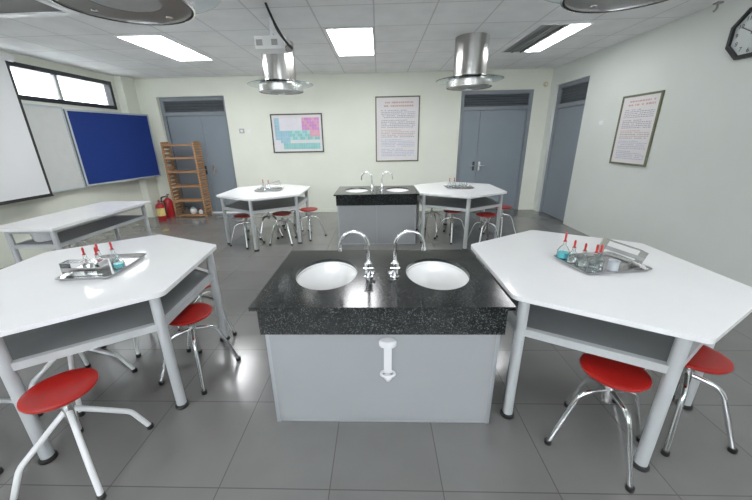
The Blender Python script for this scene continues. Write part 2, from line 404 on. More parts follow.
CR, CL, CBL, CBR = (1.44, 2.11, 0), (-2.03, 2.085, 0), (-1.98, 5.685, 0), (1.345, 5.66, 0)
hex_table(CR, 0, 'white six-sided lab table in the right foreground, against the black granite counter', {2: (-0.628, -0.465), 3: (-0.045, -0.80), 4: (0.55, -0.38)})
hex_table(CL, math.radians(6.5), 'white six-sided lab table at left front, cut by the photo edge', {4: (0.635, -0.462), 5: (0.68 - 0.012, 0.31), 3: (0.045, -0.79)})
hex_table(CBL, 0, 'white six-sided lab table at the back, left of the far sink counter')
hex_table(CBR, 0, 'white six-sided lab table at the back, right of the far sink counter')

# side table along the left wall
t = thing('side_table', 'long white table with grey lower shelf along the left wall below the screen', 'table', (-3.83, 4.0, 0), 0)
sx, sy = 0.37, 0.79
MB().box(-sx, sx, -sy, sy, ZT - 0.03, ZT).bevel(0.005, 2).build('tabletop', M['white_top'], t)
ap = MB(); lx0, lx1, ly = -0.22, sx - 0.08, sy - 0.08
ap.box(lx0, lx1, -ly - .015, -ly + .015, ZT - .07, ZT - .03).box(lx0, lx1, ly - .015, ly + .015, ZT - .07, ZT - .03).box(lx0 - .015, lx0 + .015, -ly, ly, ZT - .07, ZT - .03).box(lx1 - .015, lx1 + .015, -ly, ly, ZT - .07, ZT - .03)
ap.build('apron', M['frame'], t, smooth=False)
rl = MB(); z0, z1 = 0.61, 0.65
rl.box(lx0, lx1, -ly - .015, -ly + .015, z0, z1).box(lx0, lx1, ly - .015, ly + .015, z0, z1).box(lx0 - .015, lx0 + .015, -ly, ly, z0, z1).box(lx1 - .015, lx1 + .015, -ly, ly, z0, z1)
rl.build('shelf_rail', M['frame'], t, smooth=False)
MB().box(lx0 + 0.015, lx1 - 0.015, -ly + 0.015, ly - 0.015, 0.618, 0.64).build('shelf', M['shelf'], t, smooth=False)
for ax in (lx0, lx1):
    for ay in (-ly, ly):
        lg = MB().tube([(ax, ay, 0.012), (ax, ay, ZT - 0.03)], 0.028, 16).build('leg', M['frame'], t)
        MB().lathe([(0, 0), (0.033, 0), (0.035, 0.008), (0.033, 0.026), (0.0285, 0.028)], 16, (ax, ay, 0)).build('foot', M['rubber'], lg)
t = thing('metal_basin', 'silver metal basin on the lower shelf of the side table', 'basin', (-3.88, 3.50, 0.6405))
MB().lathe([(0, 0), (0.085, 0), (0.095, 0.01), (0.12, 0.12), (0.135, 0.125), (0.135, 0.13), (0.115, 0.128), (0.09, 0.014), (0, 0.01)], 28).build('bowl', M['white_metal'], t)
MB().tube([(0.135 * math.cos(a * PI / 16), 0.135 * math.sin(a * PI / 16), 0.129) for a in range(33)], 0.005, 6, False).build('rim', M['chrome'], t)

# ------------------------------------------------------------------ sink counters
def sink_counter(loc, label, two_doors, ws=1.0):
    t = thing('sink_counter', label, 'sink counter', loc, 0, 'granite topped sink counters')
    x0, x1, y0, y1 = -0.705 * ws, 0.712 * ws, -0.055, 0.87
    z1 = 0.85
    # worktop slab with two oval holes
    bm = bmesh.new(); ed = []
    def loop(pts):
        vs = [bm.verts.new((*p, z1)) for p in pts]
        for i in range(len(vs)): ed.append(bm.edges.new((vs[i], vs[(i + 1) % len(vs)])))
    BC = [(-0.350 * ws, 0.415), (0.378 * ws, 0.410)]; rx, ry = 0.203, 0.262
    loop([(x0, y0), (x1, y0), (x1, y1), (x0, y1)])
    for cx, cy in BC: loop([(cx + rx * math.cos(2 * PI * k / 48), cy + ry * math.sin(2 * PI * k / 48)) for k in range(48)])
    bmesh.ops.triangle_fill(bm, use_beauty=True, use_dissolve=False, edges=ed)
    g = bmesh.ops.extrude_face_region(bm, geom=list(bm.faces))
    for v in g['geom']:
        if isinstance(v, bmesh.types.BMVert): v.co.z -= 0.022
    mb = MB(); mb.bm.free(); mb.bm = bm
    mb.build('worktop', M['granite'], t, smooth=False)
    a = MB(); ax0, ax1, ay0, ay1 = x0 + 0.035, x1 - 0.03, y0 + 0.02, y1 - 0.02
    a.box(ax0, ax1, ay0, ay0 + 0.02, 0.668, 0.828).box(ax0, ax1, ay1 - 0.02, ay1, 0.668, 0.828)
    a.box(ax0, ax0 + 0.02, ay0 + 0.02, ay1 - 0.02, 0.668, 0.828).box(ax1 - 0.02, ax1, ay0 + 0.02, ay1 - 0.02, 0.668, 0.828)
    a.build('apron', M['granite'], t, smooth=False)
    bx0, bx1, by0, by1 = ax0 + 0.012, ax1 - 0.008, 0.0, 0.81
    c = MB(); th = 0.02
    c.box(bx0, bx0 + th, by0 + 0.02, by1, 0.004, 0.70).box(bx1 - th, bx1, by0 + 0.02, by1, 0.004, 0.70).box(bx0 + th, bx1 - th, by1 - th, by1, 0.004, 0.70).box(bx0 + th, bx1 - th, by0 + 0.02, by1 - th, 0.004, 0.03)
    c.build('carcass', M['cab_trim'], t, smooth=False)
    st = 0.022
    p = MB().box(bx0, bx0 + st, by0, by0 + 0.02, 0, 0.70).box(bx1 - st, bx1, by0, by0 + 0.02, 0, 0.70).box(bx0 + st, bx1 - st, by0 + 0.004, by0 + 0.02, 0, 0.022)
    p.build('front_frame', M['cab_trim'], t, smooth=False)
    if two_doors:
        m_ = (bx0 + bx1) / 2
        for k, (u0, u1) in enumerate(((bx0 + st, m_ - 0.003), (m_ + 0.003, bx1 - st))):
            MB().box(u0, u1, by0 - 0.002, by0 + 0.018, 0.022, 0.70).bevel(0.003, 1).build('door_panel', M['cabinet'], t, smooth=False)
    else:
        MB().box(bx0 + st, bx1 - st, by0 - 0.001, by0 + 0.018, 0.022, 0.70).build('front_panel', M['cabinet'], t, smooth=False)
    for cx, cy in BC:
        pr = [(1.03, -0.001), (1.03, -0.02), (0.985, -0.016), (0.95, -0.05), (0.86, -0.105), (0.66, -0.142), (0.38, -0.156), (0.12, -0.16), (0.0, -0.16)]
        bs = MB().lathe([(r * 0.205, z + z1 - 0.0225) for r, z in pr], 48, (cx, cy, 0), 1.0, 0.262 / 0.205).build('basin', M['ceramic'], t, recalc=False, angle=60)
        MB().lathe([(0, 0.004), (0.016, 0.005), (0.022, 0.002), (0.023, 0), (0, 0)], 20, (cx, cy, z1 - 0.182)).build('drain', M['chrome'], bs)
    return t
C1 = (0, 1.575, 0); C2 = (-0.045, 5.185, 0)
sink_counter(C1, 'black granite double sink counter in the centre foreground with plain grey front', False)
sink_counter(C2, 'far black granite double sink counter with two grey doors against the back', True, 0.962)

def faucet(loc, sg, label):
    t = thing('faucet', label, 'faucet', loc, 0, 'chrome gooseneck faucets')
    MB().lathe([(0, 0), (0.030, 0), (0.030, 0.008), (0.022, 0.014), (0.020, 0.05), (0.024, 0.055), (0.024, 0.095), (0.018, 0.10), (0.0125, 0.115), (0, 0.115)], 20).build('body', M['chrome'], t)
    path = [(0, 0, 0.11), (0, 0, 0.215)]
    R_ = 0.088
    for k in range(1, 17):
        a = PI * k / 16 * 1.0
        path.append((sg * (R_ - R_ * math.cos(a)), 0, 0.215 + R_ * math.sin(a)))
    path.append((sg * 2 * R_, 0, 0.190))
    sp = MB().tube(path, 0.0105, 12).build('spout', M['chrome'], t)
    MB().tube([(sg * 2 * R_, 0, 0.198), (sg * 2 * R_, 0, 0.180)], 0.0135, 12).build('aerator', M['chrome'], sp)
    hd = MB().tube([(0, -0.018, 0.076), (0, -0.05, 0.080)], [0.011, 0.013], 12)
    hd.tube([(-0.030, -0.045, 0.080), (0.030, -0.045, 0.080)], 0.006, 8)
    hd.tube([(0, -0.045, 0.050), (0, -0.045, 0.110)], 0.006, 8)
    hd.build('handle', M['chrome'], t)
    MB().tube([(-sg * 0.014, 0, 0.03), (-sg * 0.04, -0.012, 0.034)], [0.009, 0.011], 10).build('side_knob', M['chrome'], t)
    return t
for cc, who in ((C1, 'front'), (C2, 'far')):
    faucet((cc[0] - 0.070, cc[1] + 0.34, 0.8505), -1, 'chrome gooseneck faucet over the left basin of the %s sink counter' % who)
    faucet((cc[0] + 0.098, cc[1] + 0.34, 0.8505), 1, 'chrome gooseneck faucet over the right basin of the %s sink counter' % who)

# white fitting on the counter front
t = thing('soap_dispenser', 'small white plastic dispenser fixed on the grey front of the near sink counter', 'dispenser', (0.043, 1.573, 0.36))
MB().lathe([(0, -0.02), (0.9, -0.02), (1, -0.012), (1, 0.012), (0.9, 0.02), (0, 0.02)], 24, (0, -0.026, 0.248), 0.050, 0.026).build('cap', M['white_plastic'], t)
MB().box(-0.022, 0.022, -0.034, -0.001, 0.05, 0.235).bevel(0.007, 2).build('holder', M['white_plastic'], t)
MB().tube([(0.040 * math.cos(a * PI / 10), -0.03 + 0.026 * math.sin(a * PI / 10), 0.052 - 0.01) for a in range(21)], 0.008, 8, False).build('ring', M['white_plastic'], t)
MB().lathe([(0, -0.005), (0.016, 0), (0.024, 0.016), (0.021, 0.034), (0.010, 0.045), (0, 0.046)], 16, (0, -0.03, -0.002)).build('nozzle', M['white_plastic'], t)

# ------------------------------------------------------------------ stools
def make_stool(kind, loc, rz, label):
    t = thing('lab_stool', label, 'stool', loc, rz, 'round red lab stools')
    zs = 0.52
    MB().lathe([(0, -0.024), (0.142, -0.024), (0.152, -0.019), (0.157, -0.010), (0.155, -0.003), (0.148, 0.0), (0.12, -0.001), (0, -0.004)], 40, (0, 0, zs)).build('seat', M['red_seat'], t, angle=50)
    MB().lathe([(0, 0), (0.10, 0), (0.10, -0.012), (0.03, -0.022), (0, -0.022)], 24, (0, 0, zs - 0.024)).build('seat_plate', M['dark_steel'], t)
    MB().lathe([(0, 0.31), (0.026, 0.31), (0.026, 0.42), (0.018, 0.422), (0.018, zs - 0.04), (0, zs - 0.04)], 16).build('post', M['steel'], t)
    prof = [(0.018, 0.385), (0.150, 0.360), (0.270, 0.014)] if kind == 'arch' else [(0.018, 0.375), (0.235, 0.180), (0.300, 0.014)]
    for k in range(4):
        a = k * PI / 2; c, s = math.cos(a), math.sin(a)
        pts = fillet([(r * c, r * s, z) for r, z in prof], 0.07 if kind == 'arch' else 0.03, 6)
        lg = MB().tube(pts, 0.0140, 12).build('leg', M['chrome'] if kind == 'arch' else M['white_metal'], t)
        e = Vector(pts[-1]); d = (Vector(pts[-1]) - Vector(pts[-2])).normalized()
        MB().lathe([(0, 0), (0.018, 0), (0.020, 0.006), (0.019, 0.026), (0.0145, 0.03), (0, 0.03)], 14, (e.x, e.y, 0)).build('foot', M['rubber'], lg)
    return t
R = math.radians
sA = make_stool('arch', (1.240, 1.450, 0), R(2), 'red round stool under the front edge of the right foreground table')
sB = make_stool('flat', (-1.640, 1.290, 0), R(50), 'red round stool with white legs pulled out in the left front corner')
spots = [
    (sA, 1.765, 1.580, -42, 'dark red stool half hidden behind the right foreground table leg'),
    (sA, -1.390, 2.040, 31, 'bright red stool under the right side of the left foreground table'),
    (sA, -1.61, 2.560, -5, 'stool tucked under the back corner of the left foreground table'),
    (sB, -2.16, 1.850, 38, 'stool hidden under the left foreground table behind the pulled out stool'),
    (sB, -2.16, 2.480, -62, 'stool under the far side of the left foreground table, only legs showing'),
    (sB, -2.37, 1.330, -22, 'stool at the left photo edge with one foot showing'),
    (sA, -2.26, 5.240, 20, 'red stool under the left end of the back left table'),
    (sA, -1.65, 5.360, 42, 'red stool under the middle of the back left table'),
    (sA, -1.25, 5.660, 10, 'orange-red stool at the right end of the back left table'),
    (sA, -2.02, 5.760, 65, 'stool pushed far under the back left table behind its front leg'),
    (sA, -1.62, 6.260, 30, 'stool standing on the far side of the back left table'),
    (sA, 1.24, 5.420, 80, 'dark red stool under the middle of the back right table'),
    (sA, 1.70, 5.100, 58, 'bright red stool at the front right edge of the back right table'),
    (sA, 2.16, 5.670, 75, 'red stool at the right end of the back right table near the door'),
    (sA, 0.96, 5.850, 15, 'stool under the left end of the back right table beside the far sink'),
    (sA, -4.34, 4.250, 25, 'stool pushed under the side table from the wall side'),
]
for src, x, y, a, lb in spots: dup(src, (x, y, 0), R(a), lb)

# ------------------------------------------------------------------ trays and glassware
def make_tray(loc, rz, label):
    hx, hy = 0.235, 0.175
    def rr(x, y, r, n=5):
        out = []
        for cx, cy, a0 in ((x - r, y - r, 0), (-x + r, y - r, 90), (-x + r, -y + r, 180), (x - r, -y + r, 270)):
            for k in range(n + 1):
                a = R(a0 + 90 * k / n); out.append((cx + r * math.cos(a), cy + r * math.sin(a)))
        return out
    b_ = MB(); loops = []
    for (x, y, r, z) in ((hx - 0.02, hy - 0.02, 0.02, 0.001), (hx - 0.008, hy - 0.008, 0.03, 0.020), (hx, hy, 0.034, 0.0215), (hx, hy, 0.034, 0.0185), (hx - 0.006, hy - 0.006, 0.03, 0.018), (hx - 0.018, hy - 0.018, 0.02, -0.0005)):
        loops.append([b_.bm.verts.new((px, py, z)) for px, py in rr(x, y, r)])
    n = len(loops[0])
    for A, B in zip(loops, loops[1:]):
        for k in range(n): b_.bm.faces.new([A[k], A[(k + 1) % n], B[(k + 1) % n], B[k]])
    b_.bm.faces.new(loops[0]); b_.bm.faces.new(loops[-1][::-1])
    o = b_.build('steel_tray', M['tray_steel'], None, (loc[0], loc[1], loc[2] + 0.001)); o.rotation_euler = (0, 0, rz)
    return tag(o, label, 'tray', 'stainless steel trays')
def make_flask(loc, label, liquid, h=0.10, r=0.034, cap=True):
    t = thing('dropper_bottle', label, 'bottle', loc, 0, 'small glass dropper bottles')
    k = h / 0.10
    prof = [(0, 0), (r * 0.92, 0), (r, 0.004), (r * 0.98, 0.045 * k), (r * 0.62, 0.066 * k), (0.011, 0.078 * k), (0.011, 0.095 * k), (0.014, 0.1 * k)]
    inn = [(0.0115, 0.1 * k), (0.0085, 0.09 * k), (0.0085, 0.078 * k), (r * 0.56, 0.064 * k), (r * 0.90, 0.044 * k), (r * 0.92, 0.006), (0, 0.004)]
    MB().lathe(prof + inn, 18).build('glass_body', M['glass'], t)
    MB().lathe([(0, 0.0045), (r * 0.88, 0.0065), (r * 0.87, 0.036 * k), (0, 0.036 * k)], 16).build('liquid', liquid, t)
    if cap:
        cp = MB().lathe([(0, 0.098 * k), (0.010, 0.1 * k), (0.010, 0.106 * k), (0.006, 0.110 * k), (0.0068, 0.125 * k), (0.0075, 0.140 * k), (0.005, 0.150 * k), (0, 0.153 * k)], 12).build('dropper', M['red_rubber'], t)
        MB().tube([(0, 0, 0.02), (0, 0, 0.1 * k)], 0.003, 6).build('pipette', M['glass'], cp)
    return t
def make_rack(loc, rz, tilt, label):
    """bent stainless test tube rack lying on its back"""
    t = thing('test_tube_rack', label, 'rack', loc, rz, 'stainless test tube racks')
    Mx = Matrix.Rotation(tilt, 4, 'Y')
    L_, W_, H_ = 0.26, 0.075, 0.095
    MB().box(-L_ / 2, L_ / 2, -W_ / 2, W_ / 2, 0, 0.003, Mx).build('base_plate', M['tray_steel'], t, smooth=False)
    for sx in (-1, 1):
        MB().box(sx * L_ / 2 - 0.0015, sx * L_ / 2 + 0.0015, -W_ / 2, W_ / 2, 0.0, H_, Mx).build('end_plate', M['tray_steel'], t, smooth=False)
    tp = MB()
    for k in range(10):
        x = -L_ / 2 + L_ * k / 9; tp.box(max(-L_ / 2, x - 0.006), min(L_ / 2, x + 0.006), -W_ / 2 + 0.012, W_ / 2 - 0.012, H_ - 0.003, H_, Mx)
    tp.box(-L_ / 2, L_ / 2, -W_ / 2, -W_ / 2 + 0.012, H_ - 0.003, H_, Mx).box(-L_ / 2, L_ / 2, W_ / 2 - 0.012, W_ / 2, H_ - 0.003, H_, Mx)
    tp.build('top_plate', M['tray_steel'], t, smooth=False)
    MB().box(-L_ / 2, L_ / 2, -W_ / 2, -W_ / 2 + 0.003, H_ * 0.35, H_ * 0.62, Mx).build('middle_rail', M['tray_steel'], t, smooth=False)
    return t
def make_beaker(loc, label, r=0.032, h=0.06):
    t = thing('beaker', label, 'beaker', loc, 0, 'small beakers on the trays')
    MB().lathe([(0, 0), (r, 0), (r, h), (r + 0.003, h + 0.002), (r - 0.002, h), (r - 0.003, 0.004), (0, 0.004)], 20).build('glass_body', M['beaker'], t)
    MB().lathe([(0, 0.0045), (r - 0.004, 0.0045), (r - 0.004, h * 0.5), (0, h * 0.5)], 16).build('liquid', M['clearliq'], t)
    return t
ZTR = ZT + 0.0022
make_tray((1.505, 2.105, ZT), R(8), 'stainless steel tray of glassware on the right foreground table')
make_flask((1.322, 2.235, ZTR), 'bottle of pale blue liquid with tall red dropper on the right foreground tray', M['cyan'], 0.125, 0.040)
for (x, y, h), lb in zip([(1.345, 2.155, 0.105), (1.375, 2.085, 0.105), (1.418, 2.035, 0.11), (1.475, 2.075, 0.10)],
        ['clear dropper bottle beside the blue one on the right foreground tray', 'clear dropper bottle nearest the tray front on the right foreground table',
         'clear dropper bottle beside the white beaker on the right foreground tray', 'clear dropper bottle behind the beaker on the right foreground tray']):
    make_flask((x, y, ZTR), lb, M['clearliq'], h, 0.031)
make_beaker((1.530, 2.015, ZTR), 'small frosted beaker in front of the steel rack on the right tray')
make_rack((1.625, 2.115, ZTR + 0.044), R(-8), R(18), 'shiny steel test tube rack tilted on the right foreground tray')

make_tray((-1.965, 2.105, ZT), R(97), 'stainless steel tray of glassware on the left foreground table')
make_rack((-1.995, 1.985, ZTR + 0.001), R(4), 0, 'steel test tube rack at the front of the left foreground tray')
for (x, y, h), lb in zip([(-2.075, 2.085, 0.105), (-2.030, 2.150, 0.11), (-1.935, 2.165, 0.115), (-1.985, 2.085, 0.105)],
        ['clear dropper bottle at the left end behind the rack on the left tray', 'second clear dropper bottle from the left behind the rack on the left tray',
         'clear dropper bottle beside the blue bottle on the left tray', 'clear dropper bottle in the middle behind the left tray rack']):
    make_flask((x, y, ZTR), lb, M['clearliq'], h, 0.030)
make_flask((-1.868, 2.110, ZTR), 'squat bottle of turquoise liquid without dropper on the left tray', M['cyan'], 0.085, 0.036, False)

make_tray((-1.945, 5.740, ZT), R(6), 'stainless steel tray on the back left table')
for (x, y, h), lb in zip([(-2.05, 5.76, 0.12), (-1.97, 5.80, 0.11)], ['left dropper bottle on the back left tray', 'right dropper bottle on the back left tray']):
    make_flask((x, y, ZTR), lb, M['clearliq'], h, 0.034)
make_rack((-1.85, 5.71, ZTR + 0.036), R(10), R(-15), 'steel test tube rack tilted on the back left tray')
make_tray((1.375, 5.700, ZT), 0, 'stainless steel tray on the back right table')
for k, (x, y) in enumerate([(1.22, 5.70), (1.31, 5.74), (1.41, 5.68), (1.50, 5.73)]):
    make_flask((x, y, ZTR), ['first dropper bottle from the left on the back right tray', 'second dropper bottle from the left on the back right tray',
        'third dropper bottle from the left on the back right tray', 'rightmost dropper bottle on the back right tray'][k], M['clearliq'], 0.11, 0.036, k < 2)

# ------------------------------------------------------------------ exhaust hoods
def make_hood(loc, label):
    t = thing('exhaust_hood', label, 'hood', loc, 0, 'round steel exhaust hoods')
    h = ZC - loc[2]
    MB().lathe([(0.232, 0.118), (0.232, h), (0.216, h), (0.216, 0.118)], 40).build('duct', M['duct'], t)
    MB().lathe([(0, 0.112), (0.41, 0.112), (0.475, 0.096), (0.477, 0.100), (0.41, 0.120), (0, 0.120)], 56).build('glass_plate', M['hood_glass'], t)
    MB().lathe([(0.315, 0.0), (0.325, 0.004), (0.325, 0.085), (0.285, 0.109), (0.21, 0.111), (0.21, 0.104), (0.275, 0.10), (0.305, 0.08), (0.305, 0.004)], 48).build('ring', M['steel'], t)
    b_ = MB().lathe([(0.306, 0.012), (0.17, 0.020), (0.17, 0.028), (0.306, 0.02)], 40); b_.build('underside', M['dark_steel'], t)
    MB().lathe([(0, 0.028), (0.17, 0.024), (0.17, 0.034), (0, 0.034)], 32).build('filter', M['grey_plastic'], t)
    for k in range(4):
        a = k * PI / 2 + 0.9
        MB().lathe([(0, 0), (0.018, 0.001), (0.02, 0.006), (0, 0.007)], 12, (0.25 * math.cos(a), 0.25 * math.sin(a), 0.008)).build('stud', M['chrome'], t)
    return t
HZ = 2.36
hb = make_hood((-1.44, 5.30, HZ), 'round steel exhaust hood with glass rim over the back left table, behind the projector')
dup(hb, (1.325, 5.30, HZ), 0.4, 'round steel exhaust hood with glass rim over the back right table')
dup(hb, (-1.29, 1.94, HZ), 0.3, 'exhaust hood cut off at the top left of the photo')
dup(hb, (1.27, 1.96, HZ), 0.9, 'exhaust hood cut off at the top right of the photo')

# projector and its cable
t = thing('projector', 'silver grey ceiling projector hanging in front of the left exhaust hood', 'projector', (-1.235, 4.33, 2.66))
MB().box(-0.17, 0.17, -0.10, 0.13, 0.02, 0.15).bevel(0.02, 3).build('body', M['white_metal'], t)
for xx in (-0.115, 0.06):
    MB().box(xx - 0.035, xx + 0.035, -0.106, -0.099, 0.055, 0.115).build('port_panel', M['dark_steel'], t, smooth=False)
MB().tube([(0.17, 0.05, 0.15), (0.21, -0.05, 0.03)], [0.02, 0.05], 14).build('lens', M['chrome'], t)
MB().tube([(0, 0, 0.15), (0, 0, ZC - 2.66)], 0.02, 12).build('mount_pole', M['white_metal'], t)
MB().box(-0.08, 0.08, -0.08, 0.08, ZC - 2.66 - 0.012, ZC - 2.66).build('ceiling_plate', M['white_metal'], t, smooth=False)
def bez(a, b, c, d, n=14):
    return [Vector(a) * (1 - u) ** 3 + Vector(b) * 3 * u * (1 - u) ** 2 + Vector(c) * 3 * u * u * (1 - u) + Vector(d) * u ** 3 for u in [i / n for i in range(n + 1)]]
o = MB().tube(bez((-1.125, 3.86, 3.0), (-1.10, 3.98, 2.87), (-1.05, 4.10, 2.74), (-0.97, 4.19, 2.665)), 0.013, 8).build('projector_cable', M['black'])
tag(o, 'thick black cable hanging from the ceiling down to the projector', 'cable')
o = MB().tube(bez((-1.165, 4.17, 3.0), (-1.15, 4.18, 2.86), (-1.08, 4.19, 2.77), (-1.0, 4.225, 2.70)), 0.008, 8).build('power_cable', M['black'])
tag(o, 'thin black cable running down beside the projector', 'cable')

# ------------------------------------------------------------------ boards and screen on the left wall
t = thing('whiteboard', 'grey-white board on the left wall, mostly behind the projection screen', 'board', (XL + 0.09, 4.62, 0.93))
MB().box(0, 0.02, -1.22, 1.22, 0.02, 1.33).build('panel', M['whiteboard'], t, smooth=False)
MB().box(-0.088, 0.028, -1.245, 1.245, 1.33, 1.355).box(-0.088, 0.028, -1.245, 1.245, -0.005, 0.02).box(-0.088, 0.028, -1.245, -1.22, 0.02, 1.33).box(-0.088, 0.028, 1.22, 1.245, 0.02, 1.33).build('frame', M['alu'], t, smooth=False)
MB().box(0.028, 0.075, 0.2, 0.72, 0.0, 0.012).box(0.07, 0.075, 0.2, 0.72, 0.012, 0.025).build('pen_tray', M['alu'], t, smooth=False)
t = thing('pinboard', 'royal blue pinboard wing hinged beside the white board, angled from the wall', 'board', (-5.385, 5.885, 0.94), -R(11))
L_ = 1.69
MB().box(-0.012, 0.012, 0.03, L_ - 0.03, 0.03, 1.29).build('felt_panel', M['blue'], t, smooth=False)
MB().box(-0.018, 0.018, 0, L_, 0, 0.03).box(-0.018, 0.018, 0, L_, 1.29, 1.32).box(-0.018, 0.018, 0, 0.03, 0.03, 1.29).box(-0.018, 0.018, L_ - 0.03, L_, 0.03, 1.29).build('frame', M['alu'], t, smooth=False)
t = thing('projection_screen', 'white projection screen with black border hanging at the left edge', 'screen', (-5.2, 3.9, 0.92))
MB().box(-0.003, 0.003, -1.02, 1.09, 0.035, 1.90).build('fabric', M['screen'], t, smooth=False)
MB().box(-0.004, 0.004, -1.05, 1.13, 0.0, 0.035).box(-0.004, 0.004, 1.09, 1.13, 0.035, 1.90).box(-0.004, 0.004, -1.05, -1.02, 0.035, 1.90).build('border', M['black'], t, smooth=False)
MB().tube([(0, -1.05, 0.0), (0, 1.135, 0.0)], 0.012, 10).build('weight_bar', M['black'], t)
MB().tube([(0, -1.12, 1.93), (0, 1.20, 1.93)], 0.045, 16).build('casing', M['white_metal'], t)
MB().box(-0.015, 0.015, -0.9, -0.87, 1.96, 2.08).box(-0.015, 0.015, 1.0, 1.03, 1.96, 2.08).build('bracket', M['white_metal'], t, smooth=False)

# ------------------------------------------------------------------ posters
def framed(name, loc, rz, w_, h_, fm, label, group=None):
    t = thing(name, label, 'poster', loc, rz, group)   # local: x right, z up, faces -y
    e = 0.028
    MB().box(0, w_, -0.022, 0, 0, e).box(0, w_, -0.022, 0, h_ - e, h_).box(0, e, -0.022, 0, e, h_ - e).box(w_ - e, w_, -0.022, 0, e, h_ - e).build('frame', fm, t, smooth=False)
    MB().box(e, w_ - e, -0.012, -0.002, e, h_ - e).build('sheet', M['paper'], t, smooth=False)
    return t
def text_print(t, w_, h_, seed):
    rnd = random.Random(seed); b_ = MB(); m0 = 0.13 * w_; y = -0.0128
    def line(z, hh, x0, x1, mi, dense=0.8):
        nonlocal b_
        b_.mi = mi; x = x0
        while x < x1 - 0.01:
            ww = min(rnd.uniform(0.015, 0.05), x1 - x)
            if rnd.random() < dense or ww > 0.03: b_.quad((x, y, z), (x + ww, y, z), (x + ww, y, z + hh), (x, y, z + hh))
            x += ww + 0.010
    line(h_ * 0.895, h_ * 0.024, w_ * 0.22, w_ * 0.86, 2); line(h_ * 0.845, h_ * 0.024, w_ * 0.20, w_ * 0.88, 2)
    mats = [M['ink'], M['ink_blue'], M['ink_red']]
    b_.build('printed_heading', mats, t, smooth=False, recalc=False)
    z = 0.785; k = 0; b_ = MB()
    def flush():
        b_.build('printed_paragraph', mats, t, smooth=False, recalc=False)
    while z > 0.07:
        red = 0.44 < z < 0.49 or 0.40 < z < 0.43
        x1 = w_ * (0.90 if k % 5 else rnd.uniform(0.5, 0.75))
        line(h_ * z, h_ * 0.011, m0, x1, 2 if red else (1 if z < 0.36 else 0))
        if k % 5 == 4 or z - 0.026 <= 0.07:
            flush(); b_ = MB()
        z -= 0.026 if k % 5 != 4 else 0.044
        k += 1
px0, px1, pz0, pz1 = -0.065, 0.912, 1.165, 2.538
t = framed('wall_poster', (px0, YB, pz0), 0, px1 - px0, pz1 - pz0, M['olive_frame'], 'framed text notice with red heading on the back wall above the far sink', 'framed text notices'); text_print(t, px1 - px0, pz1 - pz0, 3)
t = framed('wall_poster', (XR, 5.425, 1.247), -PI / 2, 0.73, 0.96, M['olive_frame'], 'framed text notice with red heading on the right wall', 'framed text notices'); text_print(t, 0.73, 0.96, 5)
# colour chart
w_, h_ = 1.165, 0.83
t = framed('colour_chart', (-2.415, YB, 1.40), 0, w_, h_, M['dark_frame'], 'framed landscape chart of teal and pink cells on the back wall', None)
b_ = MB(); nx, ny = 18, 10; cx0, cz0, cw, ch = 0.075, 0.075, (w_ - 0.15) / nx, (h_ - 0.16) / ny
for i in range(nx):
    for j in range(ny):
        top = j / (ny - 1); fx = i / (nx - 1)
        if j == 2 and i > 5: continue
        if i < 2: k = 1 if j > 2 else 4
        elif fx > 0.62 and top > 0.6: k = 2 if (i + j) % 4 else 3
        elif fx > 0.80 and top > 0.35: k = 3
        elif top > 0.66: k = 4
        elif i < 6: k = 1 if j < 6 and j > 1 else 0
        elif j < 2: k = 0
        else: k = 0 if (i + j) % 3 else 5
        if fx < 0.30 and j < 2 and i < 3: k = 4
        b_.mi = k; x, z = cx0 + i * cw, cz0 + j * ch
        b_.quad((x + .001, -0.0128, z + .001), (x + cw - .001, -0.0128, z + .001), (x + cw - .001, -0.0128, z + ch - .001), (x + .001, -0.0128, z + ch - .001))
b_.build('printed_cells', [M['p_teal'], M['p_blue'], M['p_pink'], M['p_rose'], M['p_pale'], M['p_green']], t, smooth=False, recalc=False)

# ------------------------------------------------------------------ wall clock
t = thing('wall_clock', 'black octagonal wall clock high on the right wall, cut by the photo edge', 'clock', (XR, 3.78, 2.605), -PI / 2)
oct_o = [(0.245 * math.cos(R(22.5 + 45 * k)), 0.245 * math.sin(R(22.5 + 45 * k))) for k in range(8)]
oct_i = [(0.205 * math.cos(R(22.5 + 45 * k)), 0.205 * math.sin(R(22.5 + 45 * k))) for k in range(8)]
b_ = MB()
V = lambda p, y: b_.bm.verts.new((p[0], y, p[1]))
rings = [[V(p, yy) for p in src] for src, yy in ((oct_o, 0), (oct_o, -0.04), (oct_i, -0.05), (oct_i, -0.02))]
for A, B in zip(rings, rings[1:]):
    for k in range(8): b_.bm.faces.new([A[k], A[(k + 1) % 8], B[(k + 1) % 8], B[k]])
b_.bm.faces.new(rings[0]); b_.build('frame', M['black'], t, smooth=False)
b_ = MB(); b_._faces([Vector((p[0], -0.021, p[1])) for p in oct_i], [tuple(range(8))]); b_.build('face', M['clock_face'], t, smooth=False)
for hnum in range(1, 13):
    cu = bpy.data.curves.new('numeral', 'FONT'); cu.body = str(hnum); cu.size = 0.055; cu.align_x = 'CENTER'; cu.align_y = 'CENTER'; cu.extrude = 0.001
    tmp = bpy.data.objects.new('numeral_curve', cu); COL.objects.link(tmp); bpy.context.view_layer.update()
    me = bpy.data.meshes.new_from_object(tmp.evaluated_get(bpy.context.evaluated_depsgraph_get()))
    bpy.data.objects.remove(tmp); bpy.data.curves.remove(cu)
    me.name = 'numeral'; me.materials.clear(); me.materials.append(M['black'])
    o = bpy.data.objects.new('numeral', me); COL.objects.link(o); o.parent = t
    a = PI / 2 - hnum * PI / 6; o.location = (0.155 * math.cos(a), -0.0235, 0.155 * math.sin(a)); o.rotation_euler = (PI / 2, 0, 0)
